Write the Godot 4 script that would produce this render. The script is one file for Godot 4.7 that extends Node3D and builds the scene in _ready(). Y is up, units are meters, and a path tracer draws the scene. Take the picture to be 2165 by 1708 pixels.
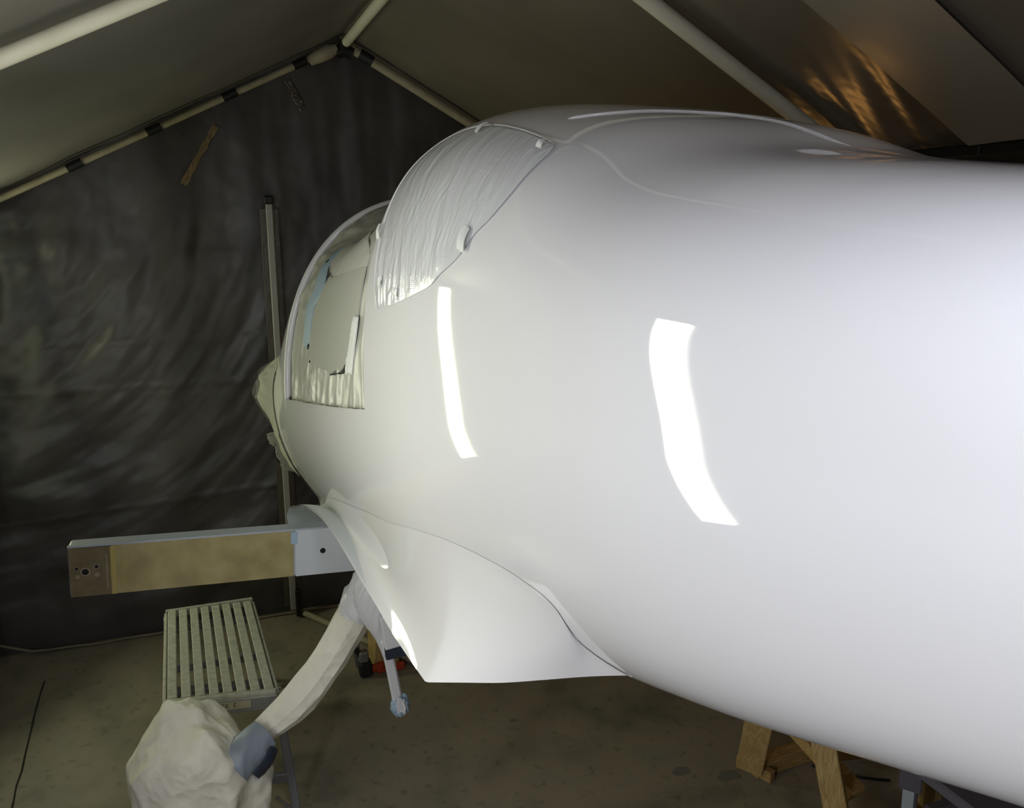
extends Node3D
# Freshly painted white aeroplane fuselage in a tent shelter used as a spray booth.
# x right, y up, the tent axis and the fuselage run along z (nose towards -z).

const EYE := Vector3(0, 1.8, 0)
# hull stations: z, centre x, half width, top y, bottom y, height of widest point, upper and lower exponent
const HULL := [
	[1.6, .86, .10, 1.74, 1.66, 1.69, 2.0, 2.0], [.9, .83, .17, 1.77, 1.61, 1.68, 2.0, 2.0], [.4, .80, .23, 1.80, 1.54, 1.66, 2.05, 2.0],
	[0.0, .775, .285, 1.82, 1.44, 1.64, 2.4, 2.0], [-.35, .76, .335, 1.831, 1.317, 1.625, 2.9, 2.05], [-.7, .75, .38, 1.864, 1.184, 1.585, 3.2, 2.1],
	[-.88, .747, .399, 1.891, 1.123, 1.559, 3.276, 2.125], [-1.05, .745, .415, 1.942, 1.070, 1.53, 3.3, 2.15], [-1.35, .74, .44, 1.997, .968, 1.47, 3.2, 2.2],
	[-1.6, .73, .45, 2.004, .885, 1.41, 3.0, 2.2], [-2.1, .705, .47, 1.926, .77, 1.33, 2.55, 2.1], [-2.6, .685, .48, 1.865, .69, 1.25, 2.3, 2.0], [-3.0, .67, .475, 1.45, .66, 1.18, 2.2, 2.0]]
const DOOR_AFT := -1.6
const DOOR_FWD := -2.58
const SILL := 0.5

var taken := {}
var m := {}
var rng := RandomNumberGenerator.new()
var crumple := FastNoiseLite.new()
var fold := FastNoiseLite.new()


func _ready() -> void:
	rng.seed = 11
	crumple.seed = 5; crumple.noise_type = FastNoiseLite.TYPE_SIMPLEX_SMOOTH; crumple.frequency = 1.0
	crumple.fractal_type = FastNoiseLite.FRACTAL_RIDGED; crumple.fractal_octaves = 3
	fold.seed = 9; fold.noise_type = FastNoiseLite.TYPE_SIMPLEX_SMOOTH; fold.frequency = 1.0; fold.fractal_octaves = 3

	# ---------------------------------------------------------------- camera
	var cam := Camera3D.new()
	cam.name = "camera"
	cam.keep_aspect = Camera3D.KEEP_HEIGHT
	cam.fov = 2.0 * rad_to_deg(atan(854.0 / 1744.0))
	cam.near = 0.05
	cam.far = 60.0
	add_child(cam)
	cam.position = EYE
	cam.rotation = Vector3(deg_to_rad(-12.5), deg_to_rad(-20.3), 0)
	cam.current = true

	# ---------------------------------------------------------------- sky and exposure
	var we := WorldEnvironment.new()
	we.name = "environment"
	var env := Environment.new()
	env.background_mode = Environment.BG_COLOR
	env.background_color = Color(0.02, 0.02, 0.02)
	env.tonemap_mode = Environment.TONE_MAPPER_LINEAR
	env.tonemap_exposure = 1.0
	env.sdfgi_enabled = true
	env.ssao_enabled = true
	env.ssil_enabled = true
	we.environment = env
	add_child(we)

	make_materials()
	# ---------------------------------------------------------------- lights of the booth
	shop_light(Vector3(-.84, .60, -3.24), Vector3(-.84, 1.77, -3.46), .055, Vector3(1, 0, .75), Color(.98, 1.0, .85), .60, 8.0, "slim upright fluorescent shop light by the front left corner of the tent", "shop lights along the left tent wall")
	shop_light(Vector3(-.45, .93, -1.26), Vector3(-.45, 1.97, -1.41), .095, Vector3(1, 0, .12), Color(1.0, 1.0, .96), .27, 8.0, "leaning fluorescent shop light halfway along the left side of the fuselage", "shop lights along the left tent wall")
	shop_light(Vector3(-.75, .45, .05), Vector3(-.75, 1.75, .05), .15, Vector3(1, 0, -.25), Color(.94, .945, 1.0), .95, 8.0, "upright bluish shop light on the left tent wall beside the tail", "shop lights along the left tent wall")

	shop_light(Vector3(.30, 2.27, -.10), Vector3(.30, 2.27, 1.10), .20, Vector3(.25, -1, 0), Color(.92, .93, 1.0), 1.18, 5.0, "wide unseen light added under the ridge to brighten the top of the tail", "added light under the ridge", true)  # overhead light added out of view to brighten the hull top

	build_tent()
	build_fuselage()
	build_masking()
	build_gear()
	build_platform()
	build_floor_things()


# ==================================================================== small helpers
func numbered(called: String) -> String:
	var n: int = taken.get(called, 0)
	taken[called] = n + 1
	return called if n == 0 else "%s_%03d" % [called, n]


func tag(o: Node, label: String, category: String, group := "", kind := "") -> void:
	if label: o.set_meta("label", label)
	if category: o.set_meta("category", category)
	if group: o.set_meta("group", group)
	if kind: o.set_meta("kind", kind)


func thing(called: String, label: String, category: String, at := Vector3.ZERO, group := "") -> Node3D:
	var o := Node3D.new()
	o.name = numbered(called)
	o.position = at
	add_child(o)
	tag(o, label, category, group)
	return o


func part(called: String, mesh: Mesh, mat: Material, parent: Node3D, label := "") -> MeshInstance3D:
	var o := MeshInstance3D.new()
	o.mesh = mesh
	o.material_override = mat
	if parent == self:
		o.name = numbered(called)
		add_child(o)
	else:
		var n := 0
		while parent.has_node(NodePath(called if n == 0 else "%s_%03d" % [called, n])):
			n += 1
		o.name = called if n == 0 else "%s_%03d" % [called, n]
		parent.add_child(o)
		var up := parent
		var off := Vector3.ZERO
		while up != self:
			off += up.position
			up = up.get_parent()
		o.position = -off   # meshes are modelled in world coordinates
	if label: o.set_meta("label", label)
	return o


func struct(called: String, mesh: Mesh, mat: Material) -> MeshInstance3D:
	var o := part(called, mesh, mat, self)
	o.set_meta("kind", "structure")
	return o


func begin(smooth := false) -> SurfaceTool:
	var st := SurfaceTool.new()
	st.begin(Mesh.PRIMITIVE_TRIANGLES)
	st.set_smooth_group(0 if smooth else -1)
	return st


func done(st: SurfaceTool) -> ArrayMesh:
	st.generate_normals()
	return st.commit()


func tri(st: SurfaceTool, a: Vector3, b: Vector3, c: Vector3, away: Vector3) -> void:
	# front faces run clockwise: the geometric normal (b-a)x(c-a) points away from the viewer
	if (b - a).cross(c - a).dot((a + b + c) / 3.0 - away) > 0.0:
		var t := b; b = c; c = t
	for p in [a, b, c]:
		st.set_uv(Vector2(p.x + p.z, p.y))
		st.add_vertex(p)


func quad(st: SurfaceTool, a: Vector3, b: Vector3, c: Vector3, d: Vector3, away: Vector3) -> void:
	tri(st, a, b, c, away)
	tri(st, a, c, d, away)


func add_box(st: SurfaceTool, xf: Transform3D, size: Vector3, bevel := 0.004) -> void:
	# a chamfered box: six faces, twelve edge strips, eight corners
	var h := size * 0.5
	var b := minf(bevel, minf(h.x, minf(h.y, h.z)) * 0.45)
	var c := xf.origin
	var P := func(sx: float, sy: float, sz: float, k: int) -> Vector3:
		var v := Vector3(h.x * sx, h.y * sy, h.z * sz)
		if k != 0: v.x -= sx * b
		if k != 1: v.y -= sy * b
		if k != 2: v.z -= sz * b
		return xf * v
	for k in 3:
		for s in [-1.0, 1.0]:
			var q := []
			for e in [[-1.0, -1.0], [1.0, -1.0], [1.0, 1.0], [-1.0, 1.0]]:
				var v := [0.0, 0.0, 0.0]
				v[k] = s; v[(k + 1) % 3] = e[0]; v[(k + 2) % 3] = e[1]
				q.append(P.call(v[0], v[1], v[2], k))
			quad(st, q[0], q[1], q[2], q[3], c)
	for k in 3:
		var i := (k + 1) % 3
		var j := (k + 2) % 3
		for e in [[-1.0, -1.0], [1.0, -1.0], [1.0, 1.0], [-1.0, 1.0]]:
			var v0 := [0.0, 0.0, 0.0]
			var v1 := [0.0, 0.0, 0.0]
			v0[k] = -1.0; v1[k] = 1.0
			v0[i] = e[0]; v1[i] = e[0]; v0[j] = e[1]; v1[j] = e[1]
			quad(st, P.call(v0[0], v0[1], v0[2], i), P.call(v1[0], v1[1], v1[2], i), P.call(v1[0], v1[1], v1[2], j), P.call(v0[0], v0[1], v0[2], j), c)
	for sx in [-1.0, 1.0]:
		for sy in [-1.0, 1.0]:
			for sz in [-1.0, 1.0]:
				tri(st, P.call(sx, sy, sz, 0), P.call(sx, sy, sz, 1), P.call(sx, sy, sz, 2), c)


func box_mesh(at: Vector3, size: Vector3, bevel := 0.004, basis := Basis()) -> ArrayMesh:
	var st := begin()
	add_box(st, Transform3D(basis, at), size, bevel)
	return done(st)


func along(a: Vector3, b: Vector3, hint := Vector3(0, 0, 1)) -> Basis:
	# a basis whose y runs from a to b and whose z stays near the hint
	var y := (b - a).normalized()
	var x := y.cross(hint).normalized()
	return Basis(x, y, x.cross(y))


func beam_mesh(a: Vector3, b: Vector3, w: float, d: float, bevel := 0.003, hint := Vector3(0, 0, 1)) -> ArrayMesh:
	return box_mesh((a + b) * 0.5, Vector3(w, a.distance_to(b), d), bevel, along(a, b, hint))


func add_tube(st: SurfaceTool, pts: Array, radii: Array, seg := 16, caps := true, bump = null) -> void:
	var rings := []
	var side := Vector3(0, 0, 1)
	for i in pts.size():
		var t: Vector3 = (pts[mini(i + 1, pts.size() - 1)] - pts[maxi(i - 1, 0)]).normalized()
		if absf(t.dot(side)) > 0.95: side = Vector3(1, 0, 0)
		var x := t.cross(side).normalized()
		var y := x.cross(t)
		side = y
		var ring := []
		for k in seg:
			var a := TAU * k / seg
			var r: float = radii[i]
			var dir := x * cos(a) + y * sin(a)
			if bump != null: r *= 1.0 + bump.call(float(i) / (pts.size() - 1), a)
			ring.append(pts[i] + dir * r)
		rings.append(ring)
	for i in pts.size() - 1:
		for k in seg:
			var l := (k + 1) % seg
			quad(st, rings[i][k], rings[i + 1][k], rings[i + 1][l], rings[i][l], (pts[i] + pts[i + 1]) * 0.5)
	if caps:
		st.set_smooth_group(-1)
		for e in [[0, 1], [pts.size() - 1, pts.size() - 2]]:
			for k in seg:
				tri(st, pts[e[0]], rings[e[0]][k], rings[e[0]][(k + 1) % seg], pts[e[1]])
		st.set_smooth_group(0)


func tube_mesh(pts: Array, r: float, seg := 16) -> ArrayMesh:
	var st := begin(true)
	var radii := []
	for p in pts: radii.append(r)
	add_tube(st, pts, radii, seg)
	return done(st)


func grid_mesh(f: Callable, nu: int, nv: int, flip := false, skip = null) -> ArrayMesh:
	# f(u, v) -> point, u and v from 0 to 1; shared vertices, so smooth
	var v := PackedVector3Array()
	var uv := PackedVector2Array()
	for i in nu + 1:
		for j in nv + 1:
			v.append(f.call(float(i) / nu, float(j) / nv))
			uv.append(Vector2(float(i) / nu, float(j) / nv))
	return index_grid(v, uv, nu, nv, flip, skip)


func index_grid(v: PackedVector3Array, uv: PackedVector2Array, nu: int, nv: int, flip: bool, skip = null) -> ArrayMesh:
	var st := begin(true)
	for i in v.size():
		st.set_uv(uv[i])
		st.add_vertex(v[i])
	for i in nu:
		for j in nv:
			if skip != null and skip.call(i, j): continue
			var a := i * (nv + 1) + j
			var b := a + nv + 1
			for k in ([a, a + 1, b + 1, a, b + 1, b] if flip else [a, b + 1, a + 1, a, b, b + 1]):
				st.add_index(k)
	st.generate_normals()
	return st.commit()


func spline(pts: Array, t: float) -> Variant:
	# Catmull-Rom through evenly spaced points (floats or vectors)
	var n := pts.size() - 1
	var s := clampf(t, 0, 1) * n
	var i := mini(int(s), n - 1)
	var f := s - i
	var a = pts[maxi(i - 1, 0)]
	var b = pts[i]
	var c = pts[i + 1]
	var d = pts[mini(i + 2, n)]
	return b + (c - a) * (0.5 * f) + (a * 2.0 - b * 5.0 + c * 4.0 - d) * (0.5 * f * f) + (b * 3.0 - a - c * 3.0 + d) * (0.5 * f * f * f)


# ==================================================================== materials
func mat(called: String, c: Color, rough := 0.7, metal := 0.0) -> StandardMaterial3D:
	var s := StandardMaterial3D.new()
	s.resource_name = called
	s.albedo_color = c
	s.roughness = rough
	s.metallic = metal
	m[called] = s
	return s


func noise_tex(freq: float, sd: int, stops: Array, cols: Array, size := 512, kind := FastNoiseLite.TYPE_SIMPLEX_SMOOTH, oct := 4) -> NoiseTexture2D:
	var n := FastNoiseLite.new()
	n.seed = sd; n.frequency = freq; n.noise_type = kind; n.fractal_octaves = oct
	var t := NoiseTexture2D.new()
	t.width = size; t.height = size; t.seamless = true; t.noise = n
	var g := Gradient.new()
	g.offsets = PackedFloat32Array(stops)
	g.colors = PackedColorArray(cols)
	t.color_ramp = g
	return t


func world_map(s: StandardMaterial3D, t: Texture2D, scale: Vector3) -> void:
	s.albedo_texture = t
	s.uv1_triplanar = true
	s.uv1_world_triplanar = true
	s.uv1_scale = scale


func relief(s: StandardMaterial3D, t: Texture2D, cm: float) -> void:
	s.heightmap_enabled = true
	s.heightmap_texture = t
	s.heightmap_scale = cm


func make_materials() -> void:
	var bw := [Color.BLACK, Color.WHITE]
	var fine := noise_tex(.02, 3, [0.0, 1.0], bw)
	var paint := mat("white_paint", Color(.905, .905, .895), .55)
	paint.clearcoat_enabled = true; paint.clearcoat = 1.0; paint.clearcoat_roughness = .025
	mat("primer", Color(.80, .82, .83), .5)
	var film := mat("masking_film", Color(.885, .895, .895), .2)
	film.clearcoat_enabled = true; film.clearcoat = .6; film.clearcoat_roughness = .12
	mat("door_film", Color(.735, .735, .69), .32)
	mat("paper_green", Color(.70, .705, .655), .8)
	mat("paper_pale", Color(.725, .725, .685), .8)
	mat("blue_tape", Color(.64, .73, .80), .5)
	mat("white_tape", Color(.88, .89, .87), .45)
	mat("gap_shade", Color(.05, .05, .05), .8)  # dark colour painted for the shade in gaps and holes
	var yp := mat("masking_paper_yellow", Color(.63, .625, .555), .8)
	relief(yp, fine, .25); yp.uv1_triplanar = true; yp.uv1_world_triplanar = true; yp.uv1_scale = Vector3.ONE * 3
	var kp := mat("masking_paper", Color(.96, .95, .90), .75)
	world_map(kp, noise_tex(.012, 21, [0.0, .5, 1.0], [Color(.94, .93, .88), Color(.99, .985, .95), Color(.96, .96, .92)]), Vector3.ONE * 1.6)
	var ridged := noise_tex(.006, 23, [0.0, 1.0], bw, 512, FastNoiseLite.TYPE_SIMPLEX_SMOOTH, 3)
	(ridged.noise as FastNoiseLite).fractal_type = FastNoiseLite.FRACTAL_RIDGED
	relief(kp, ridged, 1.3)
	mat("wrap_white", Color(.87, .87, .87), .35)
	mat("wrap_blue", Color(.53, .57, .605), .4)
	mat("tape_dark", Color(.17, .20, .25), .35)
	# bare glass-fibre spar
	var fib := mat("fibreglass", Color.WHITE, .55)
	world_map(fib, noise_tex(.009, 31, [0.0, .35, .62, 1.0], [Color(.56, .51, .35), Color(.61, .56, .37), Color(.64, .59, .40), Color(.68, .63, .46)]), Vector3.ONE * 2.3)
	relief(fib, fine, .08)
	var fib2 := mat("fibreglass_brown", Color.WHITE, .6)
	world_map(fib2, noise_tex(.012, 33, [0.0, .5, 1.0], [Color(.40, .35, .24), Color(.45, .395, .28), Color(.50, .445, .325)]), Vector3.ONE * 3)
	mat("fibreglass_yellow", Color(.68, .62, .36), .5)
	mat("bushing", Color(.57, .53, .44), .6)
	mat("spar_grey", Color(.68, .705, .735), .6)
	# tarps
	var gab := mat("gable_plastic", Color.WHITE, .37)
	world_map(gab, noise_tex(.006, 41, [0.0, .5, 1.0], [Color(.255, .245, .24), Color(.285, .274, .268), Color(.335, .322, .312)]), Vector3.ONE * .9)
	relief(gab, noise_tex(.012, 43, [0.0, 1.0], bw, 512, FastNoiseLite.TYPE_SIMPLEX_SMOOTH, 3), .22)
	var rf := mat("roof_tarp", Color.WHITE, .55)
	world_map(rf, noise_tex(.004, 45, [0.0, .5, 1.0], [Color(.425, .41, .385), Color(.465, .448, .42), Color(.495, .475, .445)]), Vector3.ONE * .6)
	var rs := mat("roof_sheet", Color.WHITE, .28)
	world_map(rs, noise_tex(.004, 47, [0.0, .5, 1.0], [Color(.42, .39, .34), Color(.46, .43, .38), Color(.50, .46, .40)]), Vector3.ONE * .6)
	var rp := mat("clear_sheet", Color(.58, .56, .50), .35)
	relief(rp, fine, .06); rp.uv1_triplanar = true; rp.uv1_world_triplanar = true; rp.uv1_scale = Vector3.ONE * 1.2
	var side := mat("side_tarp", Color(.42, .42, .40), .5)
	relief(side, noise_tex(.008, 49, [0.0, 1.0], bw), 1.0); side.uv1_triplanar = true; side.uv1_world_triplanar = true; side.uv1_scale = Vector3.ONE * .8
	mat("black_strip", Color(.06, .06, .06), .6)
	mat("pale_board", Color(.62, .57, .47), .7)
	# floor
	var fl := mat("floor_paint", Color.WHITE, .62)
	world_map(fl, noise_tex(.005, 51, [0.0, .3, .5, .7, 1.0], [Color(.43, .42, .37), Color(.53, .505, .43), Color(.57, .538, .458), Color(.59, .552, .47), Color(.53, .525, .475)], 1024), Vector3.ONE * .55)
	fl.detail_enabled = true
	fl.detail_blend_mode = BaseMaterial3D.BLEND_MODE_MUL
	fl.detail_albedo = noise_tex(.03, 53, [0.0, .22, .3, 1.0], [Color(.80, .82, .83), Color(.92, .92, .92), Color.WHITE, Color.WHITE], 1024)
	relief(fl, fine, .05)
	mat("floor_crack", Color(.16, .16, .13), .9)
	mat("hem", Color(.50, .46, .38), .7)
	# frame
	var pole := mat("pole_paint", Color.WHITE, .4)
	world_map(pole, noise_tex(.01, 55, [0.0, .5, 1.0], [Color(.80, .78, .68), Color(.86, .845, .75), Color(.88, .87, .78)]), Vector3.ONE * 1.5)
	var dusty := mat("pole_dusty", Color.WHITE, .55)
	world_map(dusty, noise_tex(.012, 57, [0.0, .5, 1.0], [Color(.55, .51, .42), Color(.62, .59, .49), Color(.68, .64, .54)]), Vector3.ONE * 2)
	mat("strap_black", Color(.07, .07, .075), .5)
	mat("post_grey", Color(.62, .61, .58), .5)
	var ct := mat("clear_tape", Color(.33, .30, .26), .3)
	relief(ct, fine, .1); ct.uv1_triplanar = true; ct.uv1_world_triplanar = true; ct.uv1_scale = Vector3.ONE * 3
	mat("amber_glint", Color(.50, .42, .30), .3)  # warm reflection put into the colour
	# platform
	var al := mat("dusty_aluminium", Color.WHITE, .6, .15)
	world_map(al, noise_tex(.02, 61, [0.0, .45, 1.0], [Color(.62, .62, .56), Color(.70, .70, .635), Color(.76, .76, .69)]), Vector3.ONE * 3)
	mat("leg_grey", Color(.50, .50, .50), .45, .3)
	mat("label_paper", Color(.70, .67, .57), .7)
	mat("ink", Color(.28, .27, .24), .8)
	# wood: grain lines along the longest side come from stretching the noise
	var wd := mat("pine", Color.WHITE, .7)
	world_map(wd, noise_tex(.035, 71, [0.0, .42, .5, .62, 1.0], [Color(.66, .54, .33), Color(.74, .63, .40), Color(.58, .46, .25), Color(.76, .66, .43), Color(.80, .71, .49)], 512, FastNoiseLite.TYPE_SIMPLEX_SMOOTH, 3), Vector3(5.0, .45, 5.0))
	var wf := mat("pine_floor", Color.WHITE, .7)
	world_map(wf, noise_tex(.035, 72, [0.0, .42, .5, .62, 1.0], [Color(.62, .48, .27), Color(.69, .56, .33), Color(.55, .42, .22), Color(.72, .59, .36), Color(.75, .63, .40)], 512, FastNoiseLite.TYPE_SIMPLEX_SMOOTH, 3), Vector3(.5, 5.0, 5.0))
	mat("knot", Color(.20, .14, .08), .8)
	mat("orange", Color(.68, .24, .10), .6)
	mat("rubber", Color(.10, .10, .10), .7)
	mat("steel_grey", Color(.42, .41, .44), .5, .2)
	mat("steel_pale", Color(.70, .73, .73), .5)
	mat("housing", Color(.80, .80, .78), .5)


# ==================================================================== lights
func shop_light(low: Vector3, high: Vector3, wide: float, facing: Vector3, col: Color, energy: float, glow: float, label: String, group: String, hung := false) -> void:
	var at := (low + high) * .5
	var tall := low.distance_to(high)
	var o := thing("shop_light", label, "lamp", Vector3(at.x, 0, at.z), group)
	var y := (high - low).normalized()
	var x := y.cross(facing.normalized()).normalized()
	var z := x.cross(y)
	var b := Basis(x, y, z)
	part("housing", box_mesh(at - z * .035, Vector3(wide + .03, tall + .04, .05), .008, b), m.housing, o)
	var e := mat("glow" + str(at.z), col, .5)
	e.emission_enabled = true; e.emission = col; e.emission_energy_multiplier = glow
	part("tube_panel", box_mesh(at, Vector3(wide, tall, .012), .003, b), e, o)
	var back := -Vector3(z.x, 0, z.z) * .075
	if hung:
		for h in [low.lerp(high, .1), low.lerp(high, .9)]:
			part("hanging_cord", tube_mesh([h - z * .05, Vector3(h.x, roof_y(h.x), h.z)], .004, 8), m.strap_black, o)
	else:
		part("stand", tube_mesh([Vector3(low.x, 0, low.z) + back, high + back - y * .1], .012), m.strap_black, o)
		for a in 3:
			var d := Vector3(cos(a * TAU / 3 + .4), 0, sin(a * TAU / 3 + .4)) * .05
			part("foot", beam_mesh(Vector3(low.x, .2, low.z) + back, Vector3(low.x, .008, low.z) + back + d, .012, .012), m.strap_black, o)
	var l := AreaLight3D.new()
	l.name = "tube_light"
	l.area_size = Vector2(wide, tall)
	l.area_normalize_energy = true
	l.light_color = col
	l.light_energy = energy
	l.area_range = 8.0
	l.area_attenuation = 2.0
	l.shadow_enabled = true
	o.add_child(l)
	l.position = at + z * .012 - o.position
	l.basis = Basis(-b.x, b.y, -b.z)   # shines along its -z, which is the panel's front


# ==================================================================== tent
func roof_y(x: float) -> float:
	return 2.52 - (.485 * (.61 - x) if x < .61 else .545 * (x - .61))


func build_tent() -> void:
	# floor slab
	struct("floor", box_mesh(Vector3(.70, -.04, -.7), Vector3(4.0, .08, 6.6), .002), m.floor_paint)
	# gable ahead: a hung sheet with swags that fall from the post to the lower left
	var gable := func(u: float, v: float) -> Vector3:
		var x := lerpf(-1.12, 2.35, u)
		var y := v * (roof_y(clampf(x, -1.05, 1.75)) + .03)
		var sw := Vector2(x + .95, (y - 1.95) * .92)
		var r := sw.length()
		var left := smoothstep(.75, .15, x)
		var low := smoothstep(2.25, 1.6, y) * smoothstep(0.02, .35, y)
		var d := left * low * .023 * (fold.get_noise_2d(r * 2.3, sw.angle() * .8) + .30 * fold.get_noise_2d(r * 6.0 + 4.0, sw.angle() * 1.6))
		d += (1.0 - left * low) * .008 * fold.get_noise_2d(x * 4.0, y * .5 + x * .3)
		d += .0032 * low * crumple.get_noise_2d(x * 1.3 - y * .7, y * 2.6 + x * .6)
		# packing creases of the sheet
		for c in [[.62, .02], [1.12, .0], [1.31, -.01]]:
			d += .0035 * exp(-pow((y - c[0] - c[1] * x - .045 * x * (1.0 if c[0] < .9 else .0)) / .008, 2.0)) * left
		return Vector3(x, y, -3.735 + d * 1.25)
	struct("wall_front", grid_mesh(gable, 230, 190), m.gable_plastic)
	struct("trim_1", box_mesh(Vector3(.7, 1.2, -3.80), Vector3(3.5, 2.7, .02), .002), m.side_tarp)
	var flat := func(a: Vector3, b: Vector3, c: Vector3, d: Vector3, amp: float, k: float, inward: Vector3) -> Callable:
		return func(u: float, v: float) -> Vector3:
			var p := a.lerp(b, u).lerp(d.lerp(c, u), v)
			return p + inward * (amp * fold.get_noise_3d(p.x * k, p.y * k, p.z * k))
	struct("wall_left", grid_mesh(flat.call(Vector3(-1.07, 0, -3.75), Vector3(-1.07, 0, 2.35), Vector3(-1.05, 1.73, 2.35), Vector3(-1.05, 1.73, -3.75), .012, 1.6, Vector3(1, 0, 0)), 90, 30, true), m.side_tarp)
	struct("wall_right", grid_mesh(flat.call(Vector3(2.32, 0, -3.75), Vector3(2.32, 0, 2.35), Vector3(1.735, 1.955, 2.35), Vector3(1.735, 1.955, -3.75), .012, 1.6, Vector3(-1, 0, 0)), 90, 30), m.side_tarp)
	struct("wall_back", grid_mesh(func(u: float, v: float) -> Vector3:
		var x := lerpf(-1.1, 2.35, u)
		return Vector3(x, v * (roof_y(clampf(x, -1.05, 1.75)) + .03), 2.34 + .01 * fold.get_noise_2d(x * 2.0, v * 3.0)), 50, 30, true), m.side_tarp)
	# roof: a left and a right slope, each a sheet with thickness behind it
	var roof := Node3D.new()
	roof.name = "ceiling"
	roof.set_meta("kind", "structure")
	add_child(roof)
	part("roof_sheet", grid_mesh(func(u: float, v: float) -> Vector3:
		var x := lerpf(-1.08, .61, u)
		var z := lerpf(-3.76, 2.36, v)
		return Vector3(x, roof_y(x) + .03 + .007 * fold.get_noise_2d(x * 2.2, z * 1.1), z), 40, 120, true), m.roof_tarp, roof)
	part("roof_sheet", grid_mesh(func(u: float, v: float) -> Vector3:
		var x := lerpf(.61, 1.77, u)
		var z := lerpf(-3.76, 2.36, v)
		# ridged, shiny wrinkles where the sheet is drawn tight over the eave
		var w := smoothstep(1.22, 1.5, x) * smoothstep(-2.0, -1.72, z) * smoothstep(-1.38, -1.52, z)
		return Vector3(x, roof_y(x) + .03 + .005 * fold.get_noise_2d(x * 1.6, z * 1.4) + .012 * w * crumple.get_noise_2d(x * .8 + z * 1.2, (z + .35 * x) * 6.5), z), 120, 420, true), m.roof_sheet, roof)
	part("outer_cover", box_mesh(Vector3(-.245, 2.195, -.7), Vector3(1.92, .02, 6.2), .003, Basis(Vector3(0, 0, 1), atan(.485))), m.side_tarp, roof)
	part("outer_cover", box_mesh(Vector3(1.24, 2.28, -.7), Vector3(1.50, .02, 6.2), .003, Basis(Vector3(0, 0, 1), -atan(.545))), m.side_tarp, roof)

	# frame of pale tube
	var f := thing("tent_frame", "pale painted steel tube frame of the tent with ridge pole, rafters and black straps", "tent frame", Vector3(.61, 0, -3.64))
	part("ridge_pole", tube_mesh([Vector3(.61, 2.505, -3.58), Vector3(.61, 2.505, 2.3)], .019), m.pole_paint, f)
	for z in [-3.64, -1.72, .25, 2.2]:
		var near: Material = m.pole_dusty if z < -3 else m.pole_paint
		var zr: float = z if z < -3 else z - .10
		part("rafter", tube_mesh([Vector3(-1.03, roof_y(-1.03) - .005, z), Vector3(.59, 2.50, z)], .013 if z < -3 else .0155), near, f)
		part("rafter", tube_mesh([Vector3(.63, 2.50, zr), Vector3(1.71, roof_y(1.71) - .005, zr)], .0195), near, f)
		part("upright", tube_mesh([Vector3(-1.035, .01, z), Vector3(-1.03, roof_y(-1.03), z)], .019), m.pole_paint, f)
		part("upright", tube_mesh([Vector3(2.27, .01, zr), Vector3(1.715, 1.90, zr)], .019), m.pole_paint, f)
		var j := begin(true)
		add_tube(j, [Vector3(.575, 2.475, z), Vector3(.61, 2.49, z), Vector3(.645, 2.475, z)], [.026, .030, .026], 14)
		add_tube(j, [Vector3(.61, 2.50, z - .01), Vector3(.61, 2.505, z + .07)], [.025, .022], 14)
		part("ridge_joint", done(j), m.strap_black, f)
	part("eave_pole", tube_mesh([Vector3(-1.03, 1.71, -3.7), Vector3(-1.03, 1.71, 2.3)], .018), m.pole_paint, f)
	part("eave_pole", tube_mesh([Vector3(1.72, 1.845, -3.7), Vector3(1.72, 1.845, 2.3)], .018), m.pole_paint, f)
	for x in [-.43, -.14, .15, .43, .70]:
		var s := .485 if x < .61 else -.545
		var d := Vector3(1, s, 0).normalized() * .03
		var c := Vector3(x, roof_y(x) - .008, -3.64)
		part("black_strap", tube_mesh([c - d, c + d], .0165 if x < .61 else .0225), m.strap_black, f)
	var wr := begin(true)   # dusty plastic wound round the end of the left rafter
	add_tube(wr, [Vector3(.47, 2.437, -3.64), Vector3(.50, 2.452, -3.64), Vector3(.545, 2.475, -3.635), Vector3(.58, 2.49, -3.63)], [.02, .026, .029, .018], 12)
	part("wrapped_plastic", done(wr), m.pole_dusty, f)

	# lighter overlapping sheet on the right slope
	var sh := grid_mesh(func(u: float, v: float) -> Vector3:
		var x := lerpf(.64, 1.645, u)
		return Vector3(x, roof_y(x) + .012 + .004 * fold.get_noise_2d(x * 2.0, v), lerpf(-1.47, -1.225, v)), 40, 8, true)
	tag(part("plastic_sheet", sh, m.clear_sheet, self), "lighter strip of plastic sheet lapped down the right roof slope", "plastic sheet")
	# black batten and slack edge along the right eave
	var st := begin()
	for k in 12:
		var z0 := -2.2 + k * .25
		add_box(st, Transform3D(Basis(), Vector3(1.662, 1.957, z0 + .125)), Vector3(.014, .027, .252), .004)
	tag(part("eave_strip", done(st), m.black_strip, self), "black strip along the right eave above the tail of the fuselage", "strip")
	tag(part("wall_batten", box_mesh(Vector3(1.70, 1.900, -1.2), Vector3(.014, .045, 2.6), .004), m.pale_board, self), "pale batten under the black strip at the right eave", "batten")

	# white post taped to the gable, with a foot and the floor tube that starts there
	var p := thing("taped_post", "slim pale post taped upright to the dark front wall, black cap on top", "post", Vector3(.276, 0, -3.66))
	part("post", box_mesh(Vector3(.276, .955, -3.665), Vector3(.027, 1.83, .02), .003), m.post_grey, p)
	part("end_cap", box_mesh(Vector3(.276, 1.886, -3.665), Vector3(.041, .034, .03), .005), m.strap_black, p, "black end cap")
	var tp := begin()
	add_box(tp, Transform3D(Basis(), Vector3(.276, .95, -3.688)), Vector3(.075, 1.80, .004), .001)
	part("tape_strip", done(tp), m.clear_tape, p)
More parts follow.
